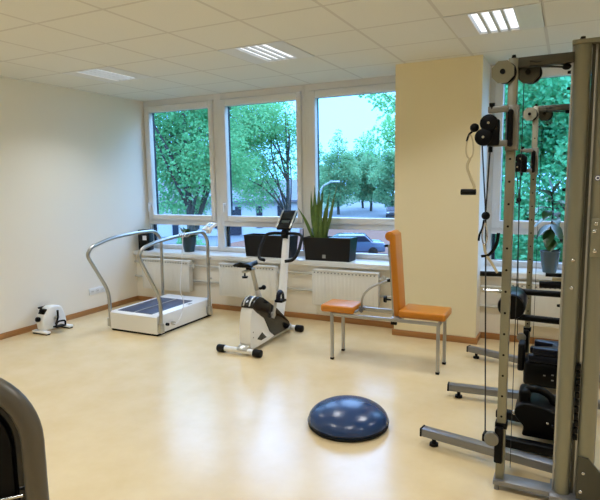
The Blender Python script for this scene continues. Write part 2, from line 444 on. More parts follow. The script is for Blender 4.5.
def pipe(x0, x1, z, label):
    o = MB().cyl((x0, 5.478, z), (x1, 5.478, z), .014, n=14)
    for k in range(3):
        c = x0 + (x1 - x0) * (.12 + .38 * k)
        o.bx(c - .008, c + .008, 5.462, YP, z - .017, z + .017)
    tag(o.build('heating_pipe', M['pipe'], None, ((x0 + x1) / 2, 5.478, z)), label, 'pipe', 'heating pipes along the window wall')
pipe(XL, PX0, .54, 'upper light grey heating pipe left of the yellow pillar')
pipe(XL, PX0, .345, 'lower light grey heating pipe left of the yellow pillar')
pipe(PX1, XR, .53, 'upper light grey heating pipe right of the yellow pillar')
pipe(PX1, XR, .335, 'lower light grey heating pipe right of the yellow pillar')

# ------------------------------------------------------------------ wall socket
t = thing('wall_socket', 'white triple wall socket low on the left wall', 'socket', (XL, 4.79, .27))
MB().bx(XL, XL + .010, 4.665, 4.915, .23, .313, .003).build('plate', M['whitep'], t)
for y in (4.707, 4.79, 4.873):
    s = MB().cyl((XL + .0105, y, .2715), (XL + .014, y, .2715), .026, n=24)
    s.cyl((XL + .0135, y - .009, .2715), (XL + .0145, y - .009, .2715), .004, n=10, mi=1).cyl((XL + .0135, y + .009, .2715), (XL + .0145, y + .009, .2715), .004, n=10, mi=1)
    s.build('outlet', [M['white'], M['black']], t)

# ------------------------------------------------------------------ treadmill
t = thing('treadmill', 'small white treadmill with steel handrails in the left corner', 'treadmill', (-4.11, 4.7, 0))
bx0, bx1, by0, by1 = -4.445, -3.785, 4.215, 5.19
d = MB().prism([(by0, .022), (by1, .022), (by1, .205), (by1 - .02, .215), (by0 + .02, .215), (by0, .20)], 'x', bx0, bx1, .006)
d.build('deck_housing', M['whitep'], t)
MB().bx(bx0 + .01, bx1 - .01, by0 + .01, by1 - .01, 0, .024).build('rubber_base', M['rubber'], t)
for a, b in ((-4.385, -4.15), (-4.13, -3.90)):
    MB().bx(a, b, 4.27, 4.97, .213, .219, .002).build('running_belt', M['belt'], t)
MB().bx(-4.15, -4.13, 4.27, 4.97, .213, .221).build('centre_strip', M['alu'], t)
MB().bx(-3.862, -3.85, 4.80, 4.86, .2145, .2165).bx(-3.835, -3.822, 4.80, 4.86, .2145, .2165).bx(-3.862, -3.83, 4.857, 4.868, .2145, .2165).build('printed_mark', M['frameg'], t)
rr = .019
for X, pts in ((-3.762, [(4.245, .04), (4.262, .385), (3.972, .882), (4.03, .952), (4.20, .992), (4.62, 1.027), (5.03, 1.032), (5.118, .93), (5.10, .04)]),
               (-4.468, [(4.242, .04), (4.242, .424), (3.975, .86), (4.035, .938), (4.297, 1.004), (4.679, 1.028), (5.02, 1.022), (5.125, .92), (5.107, .04)])):
    P = fillet([(X, y, z) for y, z in pts], [0, .12, .07, .09, .2, .3, .12, .1, 0])
    h = MB().tube(P, rr, 14).build('handrail', M['steel'], t)
    for y in (4.245, 5.10):
        MB().box((X + (.004 if X > -4 else -.004), y, .085), (.048, .055, .10), bev=.006).build('rail_clamp', M['silver'], h)
MB().cyl((-3.738, 5.11, .72), (-3.72, 5.11, .72), .012).cyl((-3.738, 5.11, .47), (-3.72, 5.11, .47), .012).build('clamp_screw', M['silver'], t)
c = MB(); RX = Matrix.Rotation(math.radians(38), 3, 'X') @ Matrix.Rotation(0, 3, 'Z')
RZ = Matrix.Rotation(math.radians(-28), 3, 'Z') @ Matrix.Rotation(math.radians(35), 3, 'X')
cc = Vector((-3.765, 5.17, 1.075))
cons = MB().box(cc, (.19, .125, .03), rot=RZ, bev=.006).build('console', M['whitep'], t)
MB().box(cc + RZ @ Vector((0, .01, .016)), (.10, .06, .004), rot=RZ).build('display', M['lcd'], cons)
MB().cyl((-3.765, 5.14, 1.0), (-3.765, 5.165, 1.07), .028, .045, n=18).build('console_neck', M['whitep'], cons)
P = smooth_path([(-3.745, 4.63, 1.06), (-3.735, 4.63, .98), (-3.735, 4.60, .75), (-3.735, 4.55, .45), (-3.735, 4.60, .30), (-3.737, 4.56, .17), (-3.735, 4.48, .09), (-3.735, 4.42, .10)])
MB().tube(P, .005, 8).build('safety_cord', M['paper'], t)
MB().tube(smooth_path([(-3.762 + .026 * math.cos(a), 4.60 + .012 * a, 1.026 + .026 * math.sin(a)) for a in [k * .7 for k in range(20)]], 2), .004, 6).build('cord_wrap', M['paper'], t)
MB().cyl((-3.79, 4.36, .10), (-3.755, 4.36, .10), .016).build('power_plug', M['black'], t)
MB().cyl((-3.787, 4.45, .09), (-3.75, 4.45, .09), .02).build('socket_cap', M['silver'], t)

# ------------------------------------------------------------------ mini pedal exerciser
t = thing('pedal_exerciser', 'small white floor pedal exerciser against the left wall', 'pedal exerciser', (-5.04, 3.93, 0))
prof = [(3.80, .030), (3.785, .14), (3.80, .19), (3.865, .262), (3.91, .288), (4.01, .275), (4.045, .255), (4.09, .13), (4.095, .035), (4.0, .03)]
def round_poly(p, r=.02, n=4):
    q = fillet([(a, b, 0) for a, b in p] + [(p[0][0], p[0][1], 0), (p[1][0], p[1][1], 0)], r, n)
    m = n + 1; body = q[1:-1]
    return [(v.x, v.y) for v in body]
MB().prism(round_poly(prof, .03), 'x', -5.10, -4.98, .02, 3).build('body', M['whitep'], t)
MB().box((-5.04, 3.838, .237), (.09, .065, .018), rot=Matrix.Rotation(math.radians(50), 3, 'X'), bev=.006).cyl((-5.04, 3.832, .242), (-5.04, 3.814, .258), .02, n=16).build('display', M['black'], t)
MB().cyl((-5.04, 3.79, .16), (-5.04, 3.755, .168), .027, n=10, bev=.006).build('resistance_knob', M['black'], t)
for y, w in ((3.795, .0), (4.09, .0)):
    MB().box((-5.03, y, .025), (.24, .06, .026), bev=.011, seg=3).build('foot', M['whitep'], t)
    MB().bx(-5.14, -4.92, y - .022, y + .022, 0, .015).build('rubber_pad', M['rubber'], t)
MB().cyl((-4.99, 3.95, .155), (-4.945, 3.95, .155), .018).build('crank_axle', M['silver'], t)
for sx, dy, dz in ((1, .005, .10),):
    MB().tube(fillet([(-4.95, 3.955, .235), (-4.945, 3.95, .155), (-4.94, 3.91, .085)], .03), .011, 10).build('crank_arm', M['black'], t)
MB().bx(-4.94, -4.865, 3.87, 3.985, .062, .078, .006).build('pedal', M['black'], t)
MB().tube(fillet([(-4.885, 3.865, .075), (-4.87, 3.88, .135), (-4.87, 3.98, .125), (-4.885, 3.99, .075)], .03), .010, 8).build('pedal_strap', M['black'], t)
MB().tube(fillet([(-5.09, 3.95, .155), (-5.135, 3.95, .155), (-5.135, 3.96, .24)], .02), .011, 10).build('crank_arm', M['black'], t)
MB().bx(-5.215, -5.14, 3.91, 4.01, .235, .253, .006).build('pedal', M['black'], t)

# ------------------------------------------------------------------ exercise bike
bxc = -2.657
t = thing('exercise_bike', 'white and black upright exercise bike facing the windows', 'exercise bike', (bxc, 4.5, 0))
lower = [(4.115, .06), (4.105, .15), (4.115, .30), (4.14, .40), (4.17, .44), (4.22, .38), (4.366, .287), (4.47, .13), (4.574, .062), (4.40, .045), (4.16, .04)]
MB().prism(round_poly(lower, .02), 'x', bxc - .04, bxc + .08, .02, 3).build('body', M['whitep'], t)
upper = [(4.15, .435), (4.165, .47), (4.21, .503), (4.27, .518), (4.35, .495), (4.45, .435), (4.63, .325), (4.87, .14), (4.90, .085), (4.85, .062), (4.56, .058), (4.46, .13), (4.36, .287), (4.22, .378)]
MB().prism(round_poly(upper, .015), 'x', bxc - .047, bxc + .087, .016, 3).build('shroud', M['blackg'], t)
for sx in (-.015, .05):
    MB().tube(smooth_path([(bxc + sx, 4.152, .448), (bxc + sx, 4.175, .484), (bxc + sx, 4.215, .509), (bxc + sx, 4.27, .521)]), .007, 8).build('trim_stripe', M['whitep'], t)
MB().prism([(4.227, .116), (4.32, .16), (4.40, .09), (4.299, .085)], 'x', bxc + .077, bxc + .0825).build('side_decal', M['blackg'], t)
MB().cyl((bxc + .078, 4.16, .2), (bxc + .082, 4.16, .2), .007, n=10).cyl((bxc + .078, 4.16, .15), (bxc + .082, 4.16, .15), .007, n=10).build('screw_cover', M['frameg'], t)
MB().prism([(4.16, .042), (4.60, .055), (4.86, .06), (4.95, .085), (4.95, .035), (4.10, .035)], 'x', bxc - .03, bxc + .07, .004).build('keel', M['silver'], t)
for y, x0, x1 in ((4.07, -2.92, -2.44), (4.97, -2.92, -2.46)):
    f = MB().cyl((x0 + .06, y, .041), (x1 - .06, y, .041), .026, n=20).build('foot_bar', M['whitep'], t)
    for xa, xb in ((x0, x0 + .085), (x1 - .085, x1)):
        MB().cyl((xa, y, .037), (xb, y, .037), .036, n=20, bev=.01).build('end_cap', M['rubber'], f)
MB().prism([(4.04, .055), (4.07, .085), (4.13, .10), (4.16, .045), (4.06, .03)], 'x', bxc - .035, bxc + .075, .004).build('rear_bracket', M['silver'], t)
MB().cyl((bxc, 4.42, .43), (bxc, 4.38, .56), .032, .028, n=18).build('post_sleeve', M['whitep'], t)
MB().cyl((bxc, 4.395, .50), (bxc, 4.30, .77), .022, n=18).build('seat_post', M['silver'], t)
MB().cyl((bxc + .01, 4.39, .565), (bxc + .05, 4.41, .575), .014, n=12).ball((bxc + .055, 4.415, .578), .024).build('height_knob', M['black'], t)
sl = MB().box((bxc, 4.24, .768), (.04, .19, .022), bev=.006).build('seat_slider', M['silver'], t)
MB().cyl((bxc, 4.17, .755), (bxc, 4.17, .72), .008, n=10).cyl((bxc, 4.17, .725), (bxc, 4.17, .708), .03, .026, n=10).build('slider_knob', M['black'], sl)
# saddle: wide at the rear, nose towards the windows
sv, sf = [], []
NS = 15
for i in range(NS):
    u = i / (NS - 1)
    y = 4.10 + .29 * u
    w = .115 * (1 - u) ** .8 * (1 if u < .02 else 1) + .028
    w = .125 - .09 * min(1, max(0, (u - .12) / .5)) if u > .12 else .125 * math.sqrt(max(.12, 1 - ((.12 - u) / .13) ** 2))
    if u > .85: w *= math.sqrt(max(.1, 1 - ((u - .85) / .16) ** 2))
    w *= .84
    zc = .842 + .02 * (1 - u) ** 2 - .008 * math.sin(u * PI)
    th = .05 * (1 - .35 * u)
    for k in range(16):
        a = 2 * PI * k / 16
        sv.append((bxc + w * math.cos(a), y, zc - th * .4 + th * .5 * math.sin(a) - (.012 * math.cos(a) ** 2)))
for i in range(NS - 1):
    for k in range(16):
        sf.append((i * 16 + k, i * 16 + (k + 1) % 16, (i + 1) * 16 + (k + 1) % 16, (i + 1) * 16 + k))
sf.append(tuple(range(16))[::-1]); sf.append(tuple((NS - 1) * 16 + k for k in range(16)))
MB().faces(sv, sf).cyl((bxc, 4.24, .77), (bxc, 4.24, .812), .028, n=14).build('saddle', M['black'], t)
MB().tube([(bxc, 4.80, .20), (bxc, 4.885, .37), (bxc, 4.985, .90), (bxc, 5.02, 1.07)], [.055, .046, .038, .034], 18).build('mast', M['whitep'], t)
MB().cyl((bxc - .03, 4.995, 1.04), (bxc + .03, 4.995, 1.04), .052, n=20).build('bar_clamp', M['black'], t)
for s in (-1, 1):
    P = fillet([(bxc, 4.99, 1.045), (bxc + s * .13, 4.985, 1.05), (bxc + s * .22, 4.95, 1.035), (bxc + s * .23, 4.83, .88), (bxc + s * .20, 4.76, .80), (bxc + s * .12, 4.74, .79)], .06)
    MB().tube(P, .0165, 12).build('handlebar', M['rubber'], t)
Rc = Matrix.Rotation(math.radians(0), 3, 'Z') @ Matrix.Rotation(math.radians(46), 3, 'X')
cc = Vector((bxc, 5.03, 1.185))
cs = MB().box(cc, (.165, .25, .035), rot=Rc, bev=.008).build('console', M['black'], t)
for s in (-1, 1):
    MB().box(cc + Rc @ Vector((s * .08, 0, .018)), (.016, .245, .012), rot=Rc, bev=.003).build('side_rail', M['silver'], cs)
MB().box(cc + Rc @ Vector((0, .045, .018)), (.125, .085, .004), rot=Rc).build('display', M['screen'], cs)
MB().box(cc + Rc @ Vector((0, -.04, .018)), (.125, .06, .004), rot=Rc).box(cc + Rc @ Vector((0, -.03, .0205)), (.09, .004, .002), rot=Rc, mi=1).box(cc + Rc @ Vector((0, -.045, .0205)), (.09, .004, .002), rot=Rc, mi=1).build('keypad', [M['screen'], M['screeng']], cs)
MB().cyl((bxc, 5.01, 1.05), (bxc, 5.03, 1.16), .03, n=14).build('console_neck', M['black'], cs)
MB().cyl((bxc + .08, 4.51, .29), (bxc + .115, 4.51, .29), .028, n=20).build('crank_hub', M['silver'], t)
MB().tube([(bxc + .105, 4.49, .26), (bxc + .105, 4.515, .31), (bxc + .11, 4.56, .43)], [.02, .017, .013], 12).build('crank_arm', M['silver'], t)
pd = MB().box((bxc + .155, 4.565, .425), (.085, .10, .024), bev=.006).build('pedal', M['black'], t)
MB().tube(fillet([(bxc + .155, 4.515, .43), (bxc + .155, 4.53, .51), (bxc + .155, 4.61, .515), (bxc + .155, 4.62, .43)], .04), .011, 10, flat=2.2).build('pedal_strap', M['navy'], pd)
MB().tube([(bxc - .105, 4.51, .29), (bxc - .11, 4.46, .15)], [.017, .013], 12).cyl((bxc - .04, 4.51, .29), (bxc - .115, 4.51, .29), .028, n=20).build('crank_arm', M['silver'], t)
MB().box((bxc - .155, 4.455, .15), (.085, .10, .024), bev=.006).build('pedal', M['black'], t)

# ------------------------------------------------------------------ orange bench
t = thing('therapy_bench', 'grey steel bench with two orange vinyl seats and upright orange backrest', 'bench', (-1.37, 4.43, 0))
MB().bx(-1.945, -1.63, 4.285, 4.555, .432, .497, .018, 4).build('seat', M['orange'], t)
MB().bx(-1.24, -.85, 4.315, 4.61, .437, .502, .018, 4).build('seat', M['orange'], t)
ly0, ly1 = 4.30, 4.565
for x in (-1.838, -.90):
    for y in (ly0, ly1):
        lg = MB().bx(x - .013, x + .013, y - .013, y + .013, .018, .432, .003).build('leg', M['alu'], t)
        MB().bx(x - .015, x + .015, y - .015, y + .015, 0, .02, .003).build('foot_cap', M['rubber'], lg)
for y in (ly0, ly1):
    MB().bx(-1.825, -.913, y - .011, y + .011, .405, .432, .003).build('side_rail', M['alu'], t)
for x in (-1.825, -.9):
    MB().bx(x - .011, x + .011, ly0 + .01, ly1 - .01, .405, .43, .003).build('cross_rail', M['alu'], t)
MB().bx(-1.70, -1.23, 4.425, 4.447, .455, .475, .003).build('slide_rail', M['alu'], t)
MB().bx(-1.67, -1.62, ly0 + .01, ly1 - .01, .44, .458, .003).build('rail_bridge', M['alu'], t)
MB().bx(-1.30, -1.22, ly0 + .01, ly1 - .01, .40, .437, .003).build('rail_bridge', M['alu'], t)
tilt = math.atan2(.05, .72)
Rb = Matrix.Rotation(-tilt, 3, 'Y')
ctr = Vector((-1.288, 4.465, .77))
br = MB().box(ctr, (.056, .205, .75), rot=Rb, bev=.02, seg=4).cyl(ctr + Rb @ Vector((-.022, -.1, .352)), ctr + Rb @ Vector((-.022, .1, .352)), .042, n=24, bev=.012).build('backrest', M['orange'], t)
MB().box(ctr + Rb @ Vector((-.034, 0, -.03)), (.012, .03, .70), rot=Rb).box(ctr + Rb @ Vector((-.034, -.08, -.05)), (.014, .02, .66), rot=Rb).build('back_plate', M['alu'], br)
MB().box(ctr + Rb @ Vector((-.055, -.06, .27)), (.05, .03, .022), rot=Rb, bev=.004).box(ctr + Rb @ Vector((-.042, -.06, .22)), (.014, .024, .10), rot=Rb).build('head_bracket', M['black'], br)
MB().tube(fillet([(-1.60, 4.42, .43), (-1.60, 4.42, .57), (-1.52, 4.42, .66), (-1.34, 4.42, .735)], .12), .010, 12).build('support_arc', M['steel'], t)
MB().cyl((-1.365, 4.42, .73), (-1.325, 4.42, .735), .014, n=12).build('pivot_bolt', M['black'], t)
MB().cyl((-1.33, 4.41, .565), (-1.375, 4.41, .565), .008, n=10).cyl((-1.372, 4.41, .565), (-1.392, 4.41, .565), .03, .026, n=8).build('locking_knob', M['black'], t)
MB().bx(-1.30, -1.25, 4.30, 4.33, .375, .404, .004).build('rail_stop', M['black'], t)
MB().cyl((-1.60, 4.40, .445), (-1.60, 4.46, .445), .018, n=14).build('roller', M['frameg'], t)

# ------------------------------------------------------------------ balance dome
t = thing('balance_trainer', 'dark blue rubber half-ball balance trainer alone on the floor', 'balance trainer', (-1.235, 3.145, 0))
C = (-1.235, 3.145, 0); R0 = .262
MB().lathe([(0, .0), (.245, .0), (.262, .008), (.264, .018), (.257, .026), (0, .026)], C, 48).build('platform', M['rubber'], t)
MB().lathe([(.257, .022), (.264, .032), (.263, .042)] + [(R0 * math.cos(a), .040 + .119 * math.sin(a)) for a in [PI / 2 * k / 14 for k in range(1, 14)]] + [(0, .159)], C, 48).build('dome', M['blue'], t)
MB().lathe([(.264, .030), (.2675, .034), (.264, .039)], C, 48).build('rim_seam', M['navy'], t)

# ------------------------------------------------------------------ things on the sill
ZS = .69
def planter(x0, x1, y0, y1, label, sticker):
    t = thing('planter_box', label, 'planter', ((x0 + x1) / 2, (y0 + y1) / 2, ZS), 'black planter boxes on the sill')
    h, q = .262, .022; mb = MB()
    a = [(x0 + q, y0 + q * .5, ZS), (x1 - q, y0 + q * .5, ZS), (x1 - q, y1 - q * .5, ZS), (x0 + q, y1 - q * .5, ZS)]
    b = [(x0, y0, ZS + h), (x1, y0, ZS + h), (x1, y1, ZS + h), (x0, y1, ZS + h)]
    w = .012
    c = [(x0 + w, y0 + w, ZS + h), (x1 - w, y0 + w, ZS + h), (x1 - w, y1 - w, ZS + h), (x0 + w, y1 - w, ZS + h)]
    d = [(p[0], p[1], ZS + h - .03) for p in c]
    mb.faces(a + b + c + d, [(3, 2, 1, 0)] + [(i, (i + 1) % 4, 4 + (i + 1) % 4, 4 + i) for i in range(4)] + [(4 + i, 4 + (i + 1) % 4, 8 + (i + 1) % 4, 8 + i) for i in range(4)] + [(8 + i, 8 + (i + 1) % 4, 12 + (i + 1) % 4, 12 + i) for i in range(4)] + [(12, 13, 14, 15)])
    mb.build('body', M['planter'], t)
    MB().bx(x0 + w, x0 + .30, y0 + w, y1 - w, ZS + h - .035, ZS + h - .02).build('soil', M['soil'], t)
    MB().bx(x0 + .30, x1 - w, y0 + w, y1 - w, ZS + h - .03, ZS + h + .004, .003).build('cover', M['insert'], t)  # glossy cover added; its blue-grey imitates sky reflected off the planter top
    if sticker:
        MB().bx(x0 + .235, x0 + .275, y0 + .008, y0 + .013, ZS + .03, ZS + .072).build('sticker', M['label'], t)
    return t
planter(-3.525, -2.885, 5.53, 5.74, 'black planter box on the sill, behind the exercise bike handlebars', False)
planter(-2.702, -2.122, 5.50, 5.72, 'black planter box on the sill holding the snake plant', True)

def blade(mb, base, tip, w, bend, seed):
    r = random.Random(seed); base, tip = Vector(base), Vector(tip); base.z = max(base.z, .936); n = 9
    side = Vector((math.cos(r.uniform(-.6, .6)), math.sin(r.uniform(-.6, .6)), 0)).normalized()
    nrm = Vector((-side.y, side.x, 0)); vs, fs = [], []
    for i in range(n + 1):
        u = i / n
        p = base.lerp(tip, u) + Vector(bend) * (math.sin(u * PI) * .5)
        ww = w * (1 - u ** 2.6) * (.75 + .5 * math.sin(u * PI)) * .5 + .0015
        vs += [p - side * ww, p + nrm * ww * .28, p + side * ww, p - nrm * .003]
    for i in range(n):
        a, b = i * 4, (i + 1) * 4
        for k in range(4): fs.append((a + k, a + (k + 1) % 4, b + (k + 1) % 4, b + k))
    fs += [(3, 2, 1, 0), (n * 4, n * 4 + 1, n * 4 + 2, n * 4 + 3)]
    mb.faces(vs, fs)
t = thing('snake_plant', 'snake plant with tall pointed leaves in the sill planter', 'plant', (-2.53, 5.6, .92))
tips = [(-2.61, 5.58, 1.50), (-2.565, 5.62, 1.545), (-2.66, 5.60, 1.43), (-2.50, 5.60, 1.50), (-2.335, 5.60, 1.49), (-2.36, 5.58, 1.40), (-2.815, 5.56, 1.245), (-2.44, 5.64, 1.44), (-2.60, 5.56, 1.36), (-2.52, 5.55, 1.30), (-2.47, 5.57, 1.27), (-2.63, 5.64, 1.47), (-2.42, 5.56, 1.32), (-2.55, 5.60, 1.42), (-2.58, 5.54, 1.25)]
for i, tp in enumerate(tips):
    bx_ = -2.53 + (tp[0] + 2.53) * .35 + rnd.uniform(-.02, .02)
    m = MB(); blade(m, (bx_, 5.60 + rnd.uniform(-.04, .04), .915), (tp[0] + .02, tp[1], tp[2] + .045), .033, (rnd.uniform(-.03, .03), 0, 0.02), i)
    m.build('leaf', M['plant'], t)
t = thing('sprout', 'thin pale sprout in the planter behind the bike console', 'plant', (-3.0, 5.63, .92))
m = MB(); blade(m, (-3.0, 5.63, .915), (-3.02, 5.62, 1.24), .018, (.06, 0, 0), 31); blade(m, (-2.985, 5.62, .915), (-2.93, 5.62, 1.12), .016, (.04, 0, 0), 32)
m.build('leaf_blades', M['plant'], t)

t = thing('speaker', 'black box speaker with white label at the left end of the sill', 'speaker', (-5.125, 5.57, ZS))
Rs = Matrix.Rotation(math.radians(18), 3, 'Z'); cc = Vector((-5.125, 5.575, ZS + .14))
MB().box(cc, (.155, .15, .28), rot=Rs, bev=.006).build('cabinet', M['black'], t)
MB().box(cc + Rs @ Vector((0, -.0755, -.01)), (.135, .006, .24), rot=Rs, bev=.002).build('front_grille', M['rubber'], t)
MB().box(cc + Rs @ Vector((.018, -.0795, .035)), (.055, .003, .06), rot=Rs).build('paper_label', M['paper'], t)

def leafy(mb, base, axis, L, W, droop):
    base = Vector(base); ax = Vector(axis).normalized(); side = ax.cross(Vector((0, 0, 1))); side = side.normalized() if side.length > .05 else Vector((1, 0, 0))
    nr = side.cross(ax); n = 8; vs, fs = [], []
    for i in range(n + 1):
        u = i / n; p = base + ax * (L * u) - Vector((0, 0, droop * u * u)); w = W * math.sin(PI * (u ** .8)) * .5 + .001
        vs += [p - side * w + nr * w * .25, p, p + side * w + nr * w * .25, p - nr * .003]
    for i in range(n):
        a, b = i * 4, (i + 1) * 4
        for k in range(4): fs.append((a + k, a + (k + 1) % 4, b + (k + 1) % 4, b + k))
    mb.faces(vs, fs)
t = thing('flower_pot', 'dark teal flower pot on the sill behind the treadmill console', 'flower pot', (-4.46, 5.66, ZS))
MB().lathe([(0, 0), (.065, 0), (.095, .15), (.10, .20), (.09, .20), (.085, .17), (0, .17)], (-4.46, 5.66, ZS), 28).build('pot_body', M['tealpot'], t)
MB().lathe([(0, .172), (.083, .172), (.083, .165), (0, .165)], (-4.46, 5.66, ZS), 28).build('soil', M['soil'], t)
t = thing('potted_plant', 'low leafy green plant growing in the dark teal pot', 'plant', (-4.46, 5.66, .86))
m = MB()
for k in range(26):
    a = rnd.uniform(0, 2 * PI); leafy(m, (-4.46 + .03 * math.cos(a), 5.66 + .03 * math.sin(a), .86 + rnd.uniform(0, .05)), (math.cos(a), .5 * math.sin(a), rnd.uniform(.3, 1.3)), rnd.uniform(.10, .18), .05, rnd.uniform(.0, .06))
m.build('foliage', M['plant2'], t)
t = thing('flower_pot', 'blue-grey flower pot on the sill behind the cable machine', 'flower pot', (-.13, 5.60, ZS))
MB().lathe([(0, 0), (.06, 0), (.075, .08), (.088, .19), (.094, .205), (.085, .21), (.078, .18), (0, .18)], (-.13, 5.60, ZS), 28).build('pot_body', M['pot'], t)
MB().lathe([(0, .182), (.077, .182), (.077, .176), (0, .176)], (-.13, 5.60, ZS), 28).build('soil', M['soil'], t)
t = thing('rubber_plant', 'rubber plant with broad leaves in the blue-grey pot', 'plant', (-.13, 5.60, .87))
MB().tube(smooth_path([(-.13, 5.60, .865), (-.14, 5.60, 1.05), (-.12, 5.60, 1.25), (-.14, 5.60, 1.45)]), .008, 8).build('stem', M['bark'], t)
m = MB()
for (z, ax, L, W, dr) in [(1.22, (-.8, -.3, -.2), .20, .10, .1), (1.10, (-.2, -.6, -.9), .17, .11, .03), (1.16, (.5, -.5, -.5), .18, .11, .08), (1.02, (.0, -.5, -1.0), .15, .11, .0), (1.30, (-.6, -.4, .2), .2, .09, .08), (1.33, (.7, -.3, .3), .2, .09, .08), (1.40, (-.7, -.2, .6), .2, .08, .04), (1.43, (.4, -.2, .9), .18, .08, .03), (1.45, (-.3, .1, 1), .15, .06, .0), (1.25, (.2, .6, .1), .2, .1, .1), (1.08, (.6, .2, -.1), .17, .1, .1), (1.10, (-.9, .1, -.3), .17, .09, .06), (1.37, (-.1, -.8, .3), .18, .09, .06), (1.28, (-.3, -.8, -.1), .19, .1, .06), (1.20, (.3, -.7, .1), .18, .1, .08), (1.36, (.5, -.6, .2), .18, .09, .06), (1.15, (-.6, -.5, -.4), .18, .1, .05), (1.42, (-.5, -.5, .5), .17, .08, .04)]:
    leafy(m, (-.13, 5.595, z), ax, L, W, dr)
m.build('foliage', M['plant2'], t)
# ------------------------------------------------------------------ cable machine
t = thing('cable_machine', 'large grey cable machine with perforated posts at the right edge', 'cable machine', (0.05, 3.75, 0))
ZT = 2.175
def column(x0, x1, y0, y1, z0, z1):
    w = (x1 - x0); c = (x0 + x1) / 2; out = []
    rr = min(w, y1 - y0) / 2
    for k in range(13):
        a = PI + PI * k / 12; out.append((c + w / 2 * math.cos(a), y0 + rr + rr * math.sin(a)))
    out += [(x1, y1 - .008), (x1 - .008, y1), (x0 + .008, y1), (x0, y1 - .008)]
    return MB().prism(out, 'z', z0, z1, 0)
def upright(y, d):
    """a pair of rounded aluminium uprights; d = +1 faces the camera end, -1 the far end"""
    for x0, x1 in ((-.002, .068), (.092, .168)):
        ya, yb = y, y + .11
        m = column(x0, x1, ya, yb, .055, ZT)
        if d < 0: m.move(Matrix.Translation((0, 2 * y + .11, 0)) @ Matrix.Diagonal((1, -1, 1, 1)))
        m.build('upright', M['champ'], t)
        MB().bx(x0 - .009, x0 + .002, y + .035, y + .10, .055, ZT, .002).build('edge_profile', M['alu'], t)
    MB().bx(-.012, .40, y - .004, y + .114, ZT, ZT + .02, .004).build('top_plate', M['champ'], t)
    MB().cyl((.03, y + .05, ZT + .018), (.03, y + .05, ZT + .04), .014, .01, n=14).build('plate_knob', M['black'], t)
    MB().bx(-.02, .40, y - .03, y + .14, .03, .055, .004).build('base_plate', M['frameg'], t)
upright(2.75, 1); upright(4.62, -1)
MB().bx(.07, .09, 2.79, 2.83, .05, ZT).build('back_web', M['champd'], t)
for k in range(11):
    MB().bx(.0705, .0895, 2.765, 2.785, .34 + .035 * k, .366 + .035 * k, .002).build('weight_plate', M['black'], t)
def bolt(x, y, z, r=.009):
    MB().ball((x, y, z), (r, r * .7, r), 12, 8).build('bolt', M['chrome'], t)
for x, z in ((.033, 1.215), (.033, 1.085)): bolt(x, 2.748, z)
bk = MB().bx(.098, .20, 2.738, 2.752, 1.235, 1.41, .006).build('bracket_plate', M['champ'], t)
for x, z in ((.118, 1.385), (.112, 1.352), (.118, 1.262)): bolt(x, 2.735, z, .010)
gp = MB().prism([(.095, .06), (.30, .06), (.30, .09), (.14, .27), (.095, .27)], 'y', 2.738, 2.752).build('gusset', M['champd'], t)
for x, z in ((.121, .195), (.112, .10)): bolt(x, 2.735, z, .009)
MB().cyl((.115, 2.749, 1.589), (.115, 2.744, 1.589), .013, n=20).cyl((.115, 2.745, 1.589), (.115, 2.7425, 1.589), .010, n=20, mi=1).cyl((.115, 2.743, 1.589), (.115, 2.7405, 1.589), .005, n=12, mi=2).build('badge', [M['badge'], M['paper'], M['badge']], t)
for z in (2.066, 1.995, 1.537, 1.30, .985, .375):
    MB().cyl((-.012, 2.80, z), (-.026, 2.80, z), .008, .006, n=10).build('screw', M['black'], t)
# feet
for (xa, ya, xb, yb) in ((-.73, 3.105, .45, 2.90), (-.727, 3.885, .45, 3.985), (-.739, 4.86, .45, 4.45)):
    a, b = Vector((xa, ya, 0)), Vector((xb, yb, 0)); d = (b - a).normalized(); an = math.atan2(d.y, d.x); ln = (b - a).length
    f = MB().box(((xa + xb) / 2, (ya + yb) / 2, .074), (ln, .06, .05), rz=an, bev=.006).build('foot_beam', M['frameg'], t)
    MB().box((xa - d.x * .004, ya - d.y * .004, .074), (.012, .062, .052), rz=an, bev=.003).build('end_cap', M['black'], f)
    MB().cyl((xa + d.x * .07, ya + d.y * .07, .012), (xa + d.x * .07, ya + d.y * .07, .051), .012, n=12).cyl((xa + d.x * .07, ya + d.y * .07, 0), (xa + d.x * .07, ya + d.y * .07, .016), .026, n=18).build('levelling_foot', M['rubber'], f)
    MB().cyl((xb - d.x * .07, yb - d.y * .07, 0), (xb - d.x * .07, yb - d.y * .07, .051), .026, n=18).build('levelling_foot', M['rubber'], f)
MB().bx(.34, .40, 2.80, 4.70, .05, .099, .006).build('floor_beam', M['frameg'], t)
MB().bx(.10, .16, 2.80, 4.70, 2.10, 2.17, .006).build('top_beam', M['frameg'], t)
